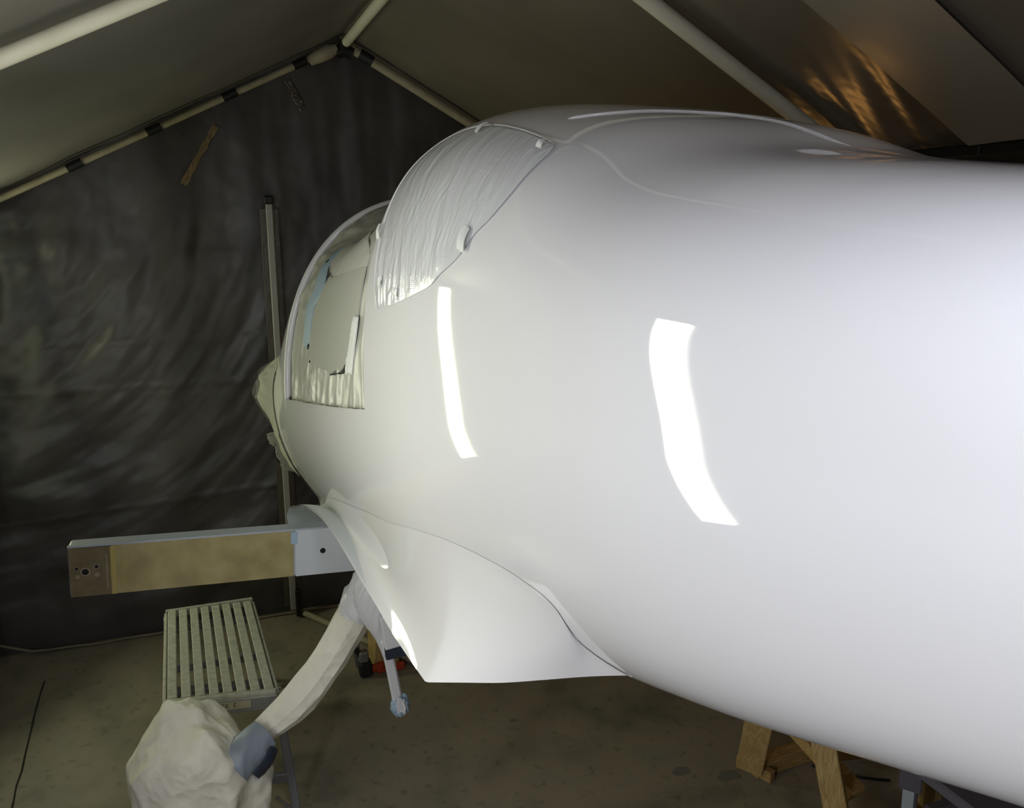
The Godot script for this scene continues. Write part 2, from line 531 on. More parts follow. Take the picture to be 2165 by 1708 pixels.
	part("foot", box_mesh(Vector3(.296, .075, -3.655), Vector3(.022, .13, .03), .004), m.strap_black, p, "black foot")
	tag(part("floor_tube", tube_mesh([Vector3(.30, .018, -3.69), Vector3(.42, .018, -3.50), Vector3(.56, .018, -3.27), Vector3(.75, .018, -2.98)], .014), m.pole_dusty, self), "dusty tube lying on the floor from the foot of the taped post", "tube")

	# clear tape on the gable, and a warm reflection painted as an amber strip
	for a in [[Vector3(.02, 2.06, -3.70), .024, .27, -.55, "amber_glint", "amber strip painted as a warm reflection on the front wall below the left rafter"], [Vector3(.41, 2.31, -3.71), .028, .13, .45, "clear_tape", "short clear tape patch on the front wall under the ridge"]]:
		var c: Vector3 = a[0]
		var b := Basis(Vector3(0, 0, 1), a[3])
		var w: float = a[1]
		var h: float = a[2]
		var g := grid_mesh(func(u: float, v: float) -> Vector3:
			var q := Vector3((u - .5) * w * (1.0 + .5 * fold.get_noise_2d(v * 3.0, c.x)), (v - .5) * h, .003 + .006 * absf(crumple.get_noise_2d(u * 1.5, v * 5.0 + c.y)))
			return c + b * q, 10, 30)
		tag(part("tape_glint_patch", g, m[a[4]], self), a[5], "tape")

	# floor: long crack at the left, bunched hem of the gable sheet
	var cr := begin()
	var last := Vector3(-.72, .0012, -3.45)
	for k in 14:
		var nx := Vector3(-.72 + .0035 * k + .008 * fold.get_noise_1d(k * 1.7), .0012, -3.45 + .085 * (k + 1))
		add_box(cr, Transform3D(along(last, nx, Vector3.UP), (last + nx) * .5), Vector3(.006 + .003 * fold.get_noise_1d(k * 3.1), last.distance_to(nx) + .003, .002), .0005)
		last = nx
	tag(part("floor_crack", done(cr), m.floor_crack, self), "long dark crack in the floor left of the work platform", "crack")
	var hm := begin(true)
	var hp := []
	var hr := []
	for k in 60:
		var x := -1.03 + k * .057
		hp.append(Vector3(x, .008 + .004 * fold.get_noise_1d(x * 5.0) + .06 * smoothstep(-.76, -.94, x), -3.70 + .012 * fold.get_noise_1d(x * 3.0 + 7.0)))
		hr.append(.006 + .003 * fold.get_noise_1d(x * 9.0))
	add_tube(hm, hp, hr, 8)
	tag(part("sheet_hem", done(hm), m.hem, self), "bunched hem of the dark front sheet lying along the floor", "hem")
	# spots of overspray
	for a in [[1.376, -2.086, .035], [1.511, -2.01, .045], [-.10, -2.95, .02], [.95, -2.55, .016]]:
		var sp := begin()
		var c := Vector3(a[0], .0012, a[1])
		for k in 14:
			var r0: float = a[2] * (1.0 + .5 * fold.get_noise_2d(k * 1.3, a[0]))
			var r1: float = a[2] * (1.0 + .5 * fold.get_noise_2d(((k + 1) % 14) * 1.3, a[0]))
			tri(sp, c, c + Vector3(cos(k * TAU / 14) * r0, 0, sin(k * TAU / 14) * r0 * .6), c + Vector3(cos((k + 1) * TAU / 14) * r1, 0, sin((k + 1) * TAU / 14) * r1 * .6), c - Vector3(0, 1, 0))
		tag(part("floor_stain", done(sp), m.stain if m.has("stain") else mat("stain", Color(.44, .44, .40), .7), self), ["dark floor stain nearest the belly left of the wooden trestle", "grey floor stain at the foot of the wooden trestle", "small floor stain beside the work platform", "small floor stain under the wing fillet"][[1.376, 1.511, -.10, .95].find(a[0])], "stain")


# ==================================================================== fuselage
func station(z: float) -> Array:
	var n := HULL.size()
	var i := 0
	while i < n - 2 and z < HULL[i + 1][0]: i += 1
	var h: float = HULL[i + 1][0] - HULL[i][0]
	var t = (z - HULL[i][0]) / h
	var out := []
	for k in range(1, 8):
		var p0: float = HULL[i][k]
		var p1: float = HULL[i + 1][k]
		var a := maxi(i - 1, 0)
		var b := mini(i + 1, n - 1)
		var c := mini(i + 2, n - 1)
		var m0: float = (HULL[b][k] - HULL[a][k]) / (HULL[b][0] - HULL[a][0])
		var m1: float = (HULL[c][k] - HULL[i][k]) / (HULL[c][0] - HULL[i][0])
		out.append((2 * t * t * t - 3 * t * t + 1) * p0 + (t * t * t - 2 * t * t + t) * h * m0 + (3 * t * t - 2 * t * t * t) * p1 + (t * t * t - t * t) * h * m1)
	return out


func hull(z: float, deg: float, inset := 0.0) -> Vector3:
	# deg: 0 at the widest point on the port side, 90 on top, 180 starboard, -90 at the keel
	return hull_at(station(z), z, deg, inset)


func hull_at(q: Array, z: float, deg: float, inset := 0.0) -> Vector3:
	var a := deg_to_rad(deg)
	var c := cos(a)
	var s := sin(a)
	var e: float = 2.0 / (q[5] if s >= 0 else q[6])
	var hh: float = (q[2] - inset - q[4]) if s >= 0 else (q[4] - q[3] - inset)
	return Vector3(q[0] - (q[1] - inset) * signf(c) * pow(absf(c), e), q[4] + hh * signf(s) * pow(absf(s), e), z)


func hull_n(z: float, deg: float) -> Vector3:
	var d := maxf(.3, absf(deg) * .02)
	var n := (hull(z + .004, deg) - hull(z - .004, deg)).cross(hull(z, deg + d) - hull(z, deg - d)).normalized()
	var q := station(z)
	return n if n.dot(hull(z, deg) - Vector3(q[0], q[4], z)) > 0 else -n


func hull_off(z: float, deg: float, off: float) -> Vector3:
	return hull(z, deg) + hull_n(z, deg) * off


func build_fuselage() -> void:
	var o := thing("airplane_fuselage", "glossy white light aeroplane fuselage without wing or door, filling the tent", "airplane", Vector3(.72, 0, -1.6))
	# rows round the section, closer where the superellipse turns
	var rows := []
	for k in 40: rows.append(-90.0 * (1.0 - pow(k / 40.0, 1.0)) if k < 28 else 0.0)
	rows.clear()
	for k in 40: rows.append(SILL - (90.0 + SILL) * pow(1.0 - k / 40.0, 1.25))
	for k in 44: rows.append(SILL + 84.0 * pow(k / 44.0, 1.4))
	for k in 8: rows.append(84.5 + k * .9)
	for k in 40: rows.append(91.5 + (180.0 - 91.5) * (1.0 - pow(1.0 - k / 40.0, 1.4)))
	for k in 31: rows.append(180.0 + 90.0 * pow(k / 30.0, 1.25))
	var cols := []
	for k in 30: cols.append(lerpf(1.6, .2, k / 30.0))
	for k in 72: cols.append(lerpf(.2, DOOR_AFT, k / 72.0))
	for k in 40: cols.append(lerpf(DOOR_AFT, DOOR_FWD, k / 40.0))
	for k in 19: cols.append(lerpf(DOOR_FWD, -3.0, k / 18.0))
	var v := PackedVector3Array()
	var uv := PackedVector2Array()
	for z in cols:
		var q := station(z)
		for d in rows:
			v.append(hull_at(q, z, d))
			uv.append(Vector2(z, d / 90.0))
	part("hull", index_grid(v, uv, cols.size() - 1, rows.size() - 1, false, func(i: int, j: int) -> bool: return i >= 102 and i < 142 and j >= 40 and j < 84), m.white_paint, o)
	# closed ends
	for e in [[-3.0, 1.0, "firewall"], [1.6, -1.0, "tail_cap"]]:
		var st := begin()
		var q := station(e[0])
		var c := Vector3(q[0], q[4], e[0])
		for k in 60:
			tri(st, c, hull_at(q, e[0], -90 + k * 6.0), hull_at(q, e[0], -84 + k * 6.0), c + Vector3(0, 0, e[1]))
		part(e[2], done(st), m.primer, o)
	# returned edge of the door opening
	var ring := []
	for k in 41: ring.append([lerpf(DOOR_AFT, DOOR_FWD, k / 40.0), SILL])
	for k in 44: ring.append([DOOR_FWD, SILL + 84.0 * pow((k + 1) / 44.0, 1.4)])
	for k in 40: ring.append([lerpf(DOOR_FWD, DOOR_AFT, (k + 1) / 40.0), SILL + 84.0])
	for k in 44: ring.append([DOOR_AFT, SILL + 84.0 * pow(1.0 - (k + 1) / 44.0, 1.4)])
	part("door_jamb", grid_mesh(func(u: float, w: float) -> Vector3:
		var r: Array = ring[int(round(u * (ring.size() - 1)))]
		return hull(r[0], r[1], .07 * w), ring.size() - 1, 3), m.white_paint, o)
	# raised white flange on the forward door post, running a little below the sill
	var fl := begin(true)
	var pts := []
	var rr := []
	for k in 60:
		var d := -2.2 + 86.0 * pow(k / 59.0, 1.5)
		pts.append(hull(DOOR_FWD + .006, d, .0105))
		rr.append(.0115)
	add_tube(fl, pts, rr, 10)
	part("door_frame", done(fl), m.white_paint, o)
	# wing root fillet
	var E := [Vector3(.188, .907, -2.529), Vector3(.193, .942, -2.490), Vector3(.205, .974, -2.406), Vector3(.219, 1.011, -2.281), Vector3(.235, 1.032, -2.156), Vector3(.247, 1.042, -2.035), Vector3(.258, 1.040, -1.913), Vector3(.271, 1.028, -1.761), Vector3(.284, 1.018, -1.609), Vector3(.293, 1.014, -1.464), Vector3(.300, 1.018, -1.352), Vector3(.304, 1.029, -1.248)]
	var G := [[-2.62, -36.0], [-2.59, -35.0], [-2.51, -33.0], [-2.42, -31.0], [-2.31, -28.5], [-2.19, -26.0], [-2.05, -24.0], [-1.89, -22.5], [-1.72, -21.5], [-1.55, -21.5], [-1.40, -22.0], [-1.25, -22.8]]
	var T := [Vector3(.304, 1.029, -1.248), Vector3(.349, 1.061, -1.174), Vector3(.391, 1.091, -1.105), Vector3(.429, 1.123, -1.042), Vector3(.465, 1.153, -.984), Vector3(.490, 1.173, -.943), Vector3(.513, 1.190, -.905)]
	var H := [[-1.25, -22.8], [-1.12, -24.8], [-1.0, -28.0], [-.93, -33.0], [-.94, -44.0], [-.908, -55.5]]
	var fillet := func(lift: float) -> Callable:
		return func(u: float, w: float) -> Vector3:
			var e: Vector3
			var gz: float
			var gd: float
			var k := u / .66
			if k <= 1.0:
				e = spline(E, k)
				gz = spline(G.map(func(a): return a[0]), k); gd = spline(G.map(func(a): return a[1]), k)
			else:
				k = (u - .66) / .34
				e = spline(T, k)
				gz = spline(H.map(func(a): return a[0]), k); gd = spline(H.map(func(a): return a[1]), k)
			var g := hull_off(gz, gd, .0008)
			var down := (hull(gz, gd - 2.0) - hull(gz, gd)).normalized()
			var span := g.distance_to(e)
			# leaves the hull nearly tangentially and runs almost straight out to the wing root
			var chord := (e - g) / maxf(span, .0001)
			var b1 := g + down.lerp(chord, .25).normalized() * span * .40
			var rise := Vector3(1.0, .06, .04).normalized().lerp(-chord, .06 + .94 * smoothstep(.22, .92, u))
			var b2 := e + rise * span * .40
			var s := 1.0 - w
			var p := g * (s * s * s) + b1 * (3 * s * s * w) + b2 * (3 * s * w * w) + e * (w * w * w)
			return p + Vector3(1.0, .4, -.2) * lift
	part("wing_fillet", grid_mesh(fillet.call(0.0), 90, 36, true), m.white_paint, o)
	part("fillet_underside", grid_mesh(fillet.call(.004), 90, 36), m.primer, o)
	# the nose of the fillet wraps under in front of the spar
	var N := [Vector3(.192, .937, -2.495), Vector3(.186, .900, -2.532), Vector3(.196, .862, -2.530), Vector3(.222, .840, -2.480), Vector3(.255, .832, -2.410)]
	part("fillet_nose", grid_mesh(func(u: float, w: float) -> Vector3:
		var e: Vector3 = spline(N, u)
		return e + Vector3(.26, .012 * sin(u * PI), -.02) * w, 30, 8), m.primer, o)
	# edges of the rear window and the spine seam: thin raised lines
	var A := [[-1.508, 12.1], [-1.538, 17.2], [-1.559, 24.1], [-1.574, 31.3], [-1.586, 40.7], [-1.580, 49.0], [-1.530, 55.4], [-1.443, 59.6], [-1.333, 60.7], [-1.204, 59.4], [-1.104, 57.5], [-1.049, 55.6]]
	part("window_edge", line_on_hull(A, .0024), m.white_paint, o)
	part("seam_line", line_on_hull([[-1.155, 68.5], [-1.14, 73.0], [-1.13, 79.1], [-1.135, 86.1], [-1.135, 89.8], [-1.11, 91.1], [-1.05, 92.0], [-.9, 92.3]], .0022), m.white_paint, o)
	# wing spar stub
	var a0 := Vector3(-.392, .8965, -2.33)
	var a1 := Vector3(.42, .856, -2.33)
	var dir := (a1 - a0).normalized()
	var upv := Vector3(-dir.y, dir.x, 0)
	var bs := Basis(dir, upv, Vector3(0, 0, 1))
	var L := a0.distance_to(a1)
	var seg := func(from: float, to: float, grow: float) -> ArrayMesh:
		return box_mesh(a0 + dir * (from + to) * .5, Vector3(to - from, .142 + grow, .06 + grow), .006, bs)
	var sp := part("wing_spar", seg.call(.0, L, 0.0), m.spar_grey, o, "stub of the wing spar sticking out from the fillet")
	var face := func(from: float, to: float, lo: float, hi: float, out: float) -> ArrayMesh:
		return box_mesh(a0 + dir * (from + to) * .5 + upv * (lo + hi) * .5 + Vector3(0, 0, .030), Vector3(to - from, hi - lo, out), .0008, bs)
	part("end_pad", face.call(.002, .103, -.069, .067, .004), m.fibreglass_brown, sp, "brown end pad with bolt holes")
	part("bare_laminate", face.call(.104, .575, -.069, .069, .003), m.fibreglass, sp, "bare yellowish laminate")
	part("primed_root", face.call(.580, .80, -.070, .070, .0034), m.primer, sp, "pale oversprayed root")
	part("resin_bead", face.call(.100, .114, -.069, .066, .007), m.fibreglass_yellow, sp)
	part("resin_bead", face.call(.089, .0925, -.052, .045, .006), m.bushing, sp)
	part("resin_run", box_mesh(a0 + dir * .126 - upv * .012 + Vector3(0, 0, .032), Vector3(.0025, .085, .003), .001, bs * Basis(Vector3(0, 0, 1), -.06)), m.fibreglass_yellow, sp)
	part("blue_tape", face.call(.567, .586, .030, .066, .0062), m.blue_tape, sp)
	part("paint_lip", box_mesh(a0 + dir * .33 + upv * .071 + Vector3(0, 0, .027), Vector3(.66, .006, .010), .002, bs), m.spar_grey, sp)
	for h in [[.0395, .0, .0085], [.0195, .0105, .0045], [.0665, .0125, .005], [.0205, -.0125, .0042], [.067, -.0105, .0042]]:
		var c: Vector3 = a0 + dir * h[0] + upv * h[1] + Vector3(0, 0, .0325)
		var r := begin()
		for k in 20:
			var q := func(rad: float, kk: int) -> Vector3: return dir * cos(kk * TAU / 20) * rad + upv * sin(kk * TAU / 20) * rad
			var R: float = h[2]
			quad(r, c + q.call(R, k), c + q.call(R * 1.45, k), c + q.call(R * 1.45, k + 1), c + q.call(R, k + 1), c - Vector3(0, 0, .1))
			quad(r, c + q.call(R, k), c + q.call(R, k + 1), c + q.call(R, k + 1) - Vector3(0, 0, .002), c + q.call(R, k) - Vector3(0, 0, .002), c + q.call(R * 2.0, k))
		part("bushing", done(r), m.bushing, sp)
		var dk := begin(true)
		add_tube(dk, [c - Vector3(0, 0, .004), c + Vector3(0, 0, .0003)], [h[2] * 1.0, h[2] * 1.0], 18)
		part("bolt_hole", done(dk), m.gap_shade if h[1] > -.005 else m.bushing, sp)
	var ph := a0 + dir * .657 + upv * .002 + Vector3(0, 0, .0315)
	var dk2 := begin(true)
	add_tube(dk2, [ph - Vector3(0, 0, .004), ph + Vector3(0, 0, .0008)], [.008, .008], 18)
	part("pin_hole", done(dk2), m.gap_shade, sp)


func line_on_hull(path: Array, r: float) -> ArrayMesh:
	var st := begin(true)
	var pts := []
	var rr := []
	var zs := path.map(func(a): return a[0])
	var ds := path.map(func(a): return a[1])
	for k in 80:
		pts.append(hull_off(spline(zs, k / 79.0), spline(ds, k / 79.0), 0.0))
		rr.append(r * smoothstep(0.0, .06, k / 79.0) * smoothstep(1.0, .94, k / 79.0) + .0003)
	add_tube(st, pts, rr, 8)
	return done(st)


# ==================================================================== masking
func patch(outline: Array, off: float, amp: float, k: float) -> ArrayMesh:
	# a thin sheet lying on the masked door opening: polygon in (z, degrees), with thickness from its own edge
	var poly := PackedVector2Array()
	for i in outline.size():
		var a := Vector2(outline[i][0], outline[i][1] * .01)
		var b := Vector2(outline[(i + 1) % outline.size()][0], outline[(i + 1) % outline.size()][1] * .01)
		for s in 6:
			var q := a.lerp(b, s / 6.0)
			poly.append(q + Vector2(.004, .004) * fold.get_noise_2d(q.x * 40.0, q.y * 40.0))
	var inner := PackedVector2Array(poly)
	# grid of points inside, so that the sheet follows the curve
	var lo := poly[0]
	var hi := poly[0]
	for p in poly:
		lo = lo.min(p); hi = hi.max(p)
	var nx := 14
	for i in nx:
		for j in nx:
			var p := lo + (hi - lo) * Vector2((i + .5) / nx, (j + .5) / nx)
			if Geometry2D.is_point_in_polygon(p, poly): inner.append(p)
	var idx := Geometry2D.triangulate_delaunay(inner)
	var st := begin(true)
	var used := []
	for i in inner.size():
		var p := inner[i]
		var lift := off + (amp * absf(crumple.get_noise_2d(p.x * k, p.y * k)) if i >= poly.size() else 0.0)
		used.append(hull(p.x, p.y * 100.0, .016 + sag(p.x, p.y * 100.0)) + Vector3(-1, .25, .15).normalized() * lift)
	for t in range(0, idx.size(), 3):
		var c := (inner[idx[t]] + inner[idx[t + 1]] + inner[idx[t + 2]]) / 3.0
		if not Geometry2D.is_point_in_polygon(c, poly): continue
		tri(st, used[idx[t]], used[idx[t + 1]], used[idx[t + 2]], Vector3(.8, 1.4, c.x))
	for i in poly.size():
		var j := (i + 1) % poly.size()
		var back := Vector3(.0025, 0, 0)
		st.set_smooth_group(-1)
		quad(st, used[i], used[j], used[j] + back, used[i] + back, Vector3(.8, 1.4, -2.0))
	return done(st)


func sag(z: float, deg: float) -> float:
	# the door masking hangs slack towards the roof
	return .045 * smoothstep(30.0, 58.0, deg) * smoothstep(DOOR_AFT, DOOR_AFT - .10, z) * smoothstep(DOOR_FWD, DOOR_FWD + .22, z)


func build_masking() -> void:
	var o := thing("door_masking", "crinkled plastic and paper masking closing the cabin door opening", "masking", Vector3(.3, 1.4, -2.1))
	# wrinkles fan out towards the sill, lie slack above
	part("plastic_film", grid_mesh(func(u: float, v: float) -> Vector3:
		var d := SILL + 82.0 * pow(v, 1.4)
		var z := lerpf(-1.605, -2.566 + .022 * smoothstep(18.0, 26.0, d) * smoothstep(70.0, 55.0, d) * (.6 + .8 * fold.get_noise_1d(d * .2)), u)
		var edge := smoothstep(0.0, .03, u) * smoothstep(1.0, .97, u)
		var low := smoothstep(.42, .05, v)
		var w := .012 * low * crumple.get_noise_2d(u * 7.0 + v * 1.5, v * 1.1) + .006 * (1.0 - low) * crumple.get_noise_2d(u * 2.5 + 3.0, v * 3.0)
		w += .012 * smoothstep(.55, .95, u) * smoothstep(.2, .5, v) * crumple.get_noise_2d(u * 3.0, v * 4.0 + 8.0)
		return hull(z, d, .0195 + sag(z, d)) + Vector3(-1, .2, .2) * (w * edge * .8), 110, 110), m.door_film, o)
	part("upper_sheet", patch([[-2.282, 46.9], [-1.889, 41.3], [-1.70, 27.8], [-1.70, 24.4], [-2.068, 28.9], [-2.253, 37.4]], .0012, .004, 4.0), m.paper_pale, o)
	part("paper_sheet", patch([[-2.134, 29.8], [-1.70, 24.4], [-1.71, 13.5], [-1.784, 5.5], [-1.946, 5.2], [-2.21, 7.7], [-2.215, 11.8], [-2.218, 20.7]], .0026, .002, 3.0), m.paper_green, o)
	part("blue_tape", patch([[-2.202, 48.7], [-2.305, 44.3], [-2.351, 36.7], [-2.30, 28.4], [-2.355, 23.0], [-2.318, 11.8], [-2.215, 11.8], [-2.245, 21.6], [-2.136, 25.6], [-2.245, 36.2], [-2.25, 46.3]], .0018, .002, 8.0), m.blue_tape, o)
	part("white_tape", patch([[-1.700, 13.7], [-1.712, 9.5], [-1.742, 4.2], [-1.80, 4.3], [-1.762, 9.5], [-1.735, 13.9]], .005, .003, 8.0), m.white_tape, o)
	part("painted_shadow", patch([[-1.785, 6.6], [-1.80, 4.6], [-1.95, 4.7], [-1.94, 5.0], [-1.82, 5.1]], .004, .0, 8.0), m.gap_shade, o)  # dark patch painted as the shade along the lower paper edge
	for a in [[-2.12, 31.0, .02, 1.4], [-2.30, 38.0, .012, 1.6], [-2.222, 12.5, .012, 1.6], [-2.545, .9, .016, .5], [-2.19, 8.4, .01, .5]]:
		part("torn_gap_shade", patch([[a[0], a[1]], [a[0] - a[2], a[1] - a[3] * .3], [a[0] - a[2] * .8, a[1] - a[3]], [a[0] + a[2] * .2, a[1] - a[3] * .6]], .0058, .0, 8.0), m.gap_shade, o)  # dark patches laid over the sheets, painted as the shade inside tears

	# film over the rear side window
	var A := [[-1.500, 12.1], [-1.525, 17.2], [-1.545, 24.1], [-1.560, 31.3], [-1.572, 40.7], [-1.566, 48.5], [-1.518, 54.6], [-1.436, 58.6], [-1.330, 59.6], [-1.206, 58.5], [-1.108, 56.8], [-1.053, 55.4]]
	var B := [[-1.500, 12.1], [-1.371, 12.1], [-1.237, 14.3], [-1.186, 16.9], [-1.132, 20.4], [-1.096, 25.5], [-1.06, 30.8], [-1.042, 37.0], [-1.037, 43.4], [-1.037, 48.7], [-1.040, 52.4], [-1.052, 55.2]]
	var az := A.map(func(a): return a[0])
	var ad := A.map(func(a): return a[1])
	var bz := B.map(func(a): return a[0])
	var bd := B.map(func(a): return a[1])
	var w := thing("window_masking", "thin crinkled plastic film taped over the rear side window of the white fuselage", "masking", Vector3(.4, 1.8, -1.4))
	part("plastic_film", grid_mesh(func(u: float, v: float) -> Vector3:
		var z := lerpf(spline(az, u), spline(bz, u), v)
		var d := lerpf(spline(ad, u), spline(bd, u), v)
		var edge := smoothstep(0.0, .06, v) * smoothstep(1.0, .9, v) * smoothstep(0.0, .08, u) * smoothstep(1.0, .93, u)
		var p := hull(z, d)
		# streaks run down and aft, closer together towards the lower corner
		var s := p.z * 3.2 + p.y * .9
		var ridge := crumple.get_noise_2d(s * 3.4 + .8 * fold.get_noise_2d(p.y * 4.0, p.z * 3.0), p.y * 2.2) * .0010 + crumple.get_noise_2d(s * 15.0 + 2.0 * fold.get_noise_2d(p.y * 5.0, p.z * 4.0), p.y * 2.6) * .0006 + crumple.get_noise_2d(s * 9.0, p.y * 3.0 + 5.0) * .0016 * smoothstep(1.82, 1.64, p.y)
		return hull_off(z, d, .0022 + edge * maxf(ridge, -.0016)), 230, 170, true), m.masking_film, w)
	for a in [[-1.33, 57.6, .022, .026, .35], [-1.567, 28.7, .016, .030, -.3], [-1.116, 24.4, .030, .034, .2], [-1.479, 16.7, .018, .018, .6], [-1.376, 13.9, .014, .016, .1], [-1.073, 54.0, .02, .014, .4]]:
		var c := hull_off(a[0], a[1], .005)
		var n := hull_n(a[0], a[1])
		var tx := n.cross(Vector3.UP).normalized()
		var ty := tx.cross(n).normalized()
		var r: float = a[4]
		var ex := tx * cos(r) + ty * sin(r)
		var ey := ty * cos(r) - tx * sin(r)
		var sx: float = a[2]
		var sy: float = a[3]
		part("tape_tab", grid_mesh(func(u: float, v: float) -> Vector3:
			var fx := (u - .5) * sx * lerpf(1.0, .55, v)
			return c + ex * fx + ey * (v - .5) * sy + n * (.004 * sin(v * 3.0) + .003 * pow(u, 3.0) * v), 6, 6), m.white_tape, w)

	# paper round the nose
	var n := thing("nose_masking", "yellowish masking paper bulging round the front of the fuselage", "masking", Vector3(.3, 1.1, -3.0))
	part("paper_skirt", grid_mesh(func(u: float, v: float) -> Vector3:
		var d := lerpf(-14.0, 40.0, u)
		var z := lerpf(-2.93, -3.14, v)
		var base := hull(clampf(z, -3.0, 0), d)
		var bulge := .055 * sin(clampf(v * 1.35, 0, 1) * PI * .62) * smoothstep(0.0, .3, u) * smoothstep(1.0, .55, u)
		var wr := .012 * crumple.get_noise_2d(u * 3.0, v * 1.6) * smoothstep(0.0, .2, v)
		return base + Vector3(-1, .12, -.2) * (bulge + wr + .003) - Vector3(0, 0, 0), 50, 24), m.masking_paper_yellow, n)
	part("paper_flap", grid_mesh(func(u: float, v: float) -> Vector3:
		var d := lerpf(-34.0, -13.0, u)
		var z := lerpf(-2.95, -3.10, v)
		var base := hull(clampf(z, -3.0, 0), d)
		var wr := .010 * crumple.get_noise_2d(u * 2.6 + 7.0, v * 1.6)
		return base + Vector3(-1, -.25, 0) * (.004 + .030 * v * smoothstep(0.0, .25, u) + wr * v), 40, 18), m.masking_paper_yellow, n)


# ==================================================================== undercarriage wraps
func build_gear() -> void:
	# wrapped main leg
	var lg := thing("leg_wrap", "cream masking paper wrapped round the slanting undercarriage leg", "masking paper", Vector3(.15, .42, -2.15))
	var pts := []
	var rad := []
	var way := [Vector3(.400, .850, -2.16), Vector3(.339, .741, -2.155), Vector3(.290, .664, -2.15), Vector3(.241, .593, -2.15), Vector3(.185, .524, -2.15), Vector3(.126, .470, -2.15), Vector3(.058, .425, -2.145)]
	var wid := [.040, .046, .046, .045, .047, .043, .033]
	for k in 12:
		pts.append(spline(way, k / 11.0))
		rad.append(spline(wid, k / 11.0) * 1.03)
	var st := begin()
	add_tube(st, pts, rad, 9, false, func(t: float, a: float) -> float:
		return .16 * fold.get_noise_2d(cos(a) * .9 + t * 2.2, sin(a) * .9 + 3.0) + .10 * cos(a * 2.0 + .6))
	part("paper_sleeve", done(st), m.masking_paper, lg)
	var st2 := begin(true)
	var p2 := []
	var r2 := []
	for k in 14:
		p2.append(spline([Vector3(.385, .82, -2.16), Vector3(.352, .765, -2.155), Vector3(.325, .715, -2.15)], k / 13.0))
		r2.append(.046 + .006 * sin(k / 13.0 * PI) + .003)
	add_tube(st2, p2, r2, 30, false, func(t: float, a: float) -> float: return .16 * crumple.get_noise_2d(a * 1.2, t * 2.2))
	part("plastic_cuff", done(st2), m.wrap_white, lg, "white plastic taped round the top of the leg")

	# bag over the wheel
	var wb := thing("wheel_cover", "crumpled pale paper bag covering the left main wheel", "paper bag", Vector3(-.11, 0, -2.14))
	var c := Vector3(-.115, .285, -2.14)
	var neck := (Vector3(.03, .40, -2.10) - c).normalized()
	var flats := []
	for k in 34:
		var yy := 1.0 - 2.0 * (k + .5) / 34.0
		var aa := k * 2.39996 + rng.randf_range(-.25, .25)
		flats.append([Vector3(sqrt(1.0 - yy * yy) * cos(aa), yy, sqrt(1.0 - yy * yy) * sin(aa)), rng.randf_range(.84, 1.06)])
	flats.append([Vector3(.62, .78, .0).normalized(), .72])
	flats.append([Vector3(-.66, .74, .1).normalized(), .88])
	flats.append([Vector3(.08, 1, .05).normalized(), .84])
	part("paper_bag", grid_mesh(func(u: float, v: float) -> Vector3:
		var a := u * TAU
		var e := lerpf(-PI / 2, PI / 2, v)
		var dir := Vector3(cos(e) * cos(a), sin(e), cos(e) * sin(a))
		# stiff paper: flats that meet in soft creases
		var sum := 0.0
		for q in flats:
			var dd := dir.dot(q[0])
			if dd > .25: sum += exp(-70.0 * q[1] / dd)
		var k := -log(maxf(sum, 1e-37)) / 70.0
		var t := clampf((dir.dot(neck) - .60) / .40, 0.0, 1.0)
		var side := dir - neck * dir.dot(neck)
		var ang := atan2(side.dot(neck.cross(Vector3(0, 0, 1)).normalized()), side.z)
		k *= 1.0 + .10 * t * t + .06 * smoothstep(.25, .8, dir.dot(neck)) * (1.0 - t) * sin(ang * 6.0)
		k *= 1.0 + .07 * crumple.get_noise_3d(dir.x * .8, dir.y * .8, dir.z * .8 + 2.0)
		for q in [[Vector3(-.8, .15, .6), .07, 18.0], [Vector3(-.65, -.35, .7), .09, 20.0], [Vector3(.35, -.1, .93), .07, 12.0], [Vector3(-.35, -.6, .75), .07, 20.0]]:
			k *= 1.0 - q[1] * exp(-q[2] * (1.0 - dir.dot((q[0] as Vector3).normalized())))
		var p := c + Vector3(dir.x * .182, dir.y * .275, dir.z * .156) * k
		p.y = maxf(p.y, .004)
		return p, 150, 110, false), m.masking_paper, wb)
	var tp := begin(true)
	var q3 := []
	var q4 := []
	for k in 16:
		q3.append(spline([Vector3(-.028, .385, -2.065), Vector3(.010, .410, -2.085), Vector3(.060, .430, -2.115)], k / 15.0))
		q4.append(lerpf(.050, .044, k / 15.0))
	add_tube(tp, q3, q4, 30, false, func(t: float, a: float) -> float: return .10 * crumple.get_noise_2d(a * .8, t * 1.6) + .06)
	part("tape_band", done(tp), m.wrap_blue, wb, "grey-blue tape round the neck of the bag")
	var td := begin(true)
	var q5 := []
	var q6 := []
	for k in 10:
		q5.append(spline([Vector3(.020, .362, -2.062), Vector3(.050, .388, -2.075), Vector3(.072, .412, -2.090)], k / 9.0))
		q6.append(.026 + .004 * sin(k / 9.0 * PI))
	add_tube(td, q5, q6, 16, true, func(t: float, a: float) -> float: return .15 * crumple.get_noise_2d(a * .8 + 4.0, t * 1.6))
	part("dark_tape", done(td), m.tape_dark, wb, "dark patch of tape on the neck")

	# wrapped strut with taped end
	var sw := thing("strut_wrap", "white paper and plastic wrapped strut hanging under the wing fillet, blue tape round its end", "masking paper", Vector3(.41, .6, -2.05))
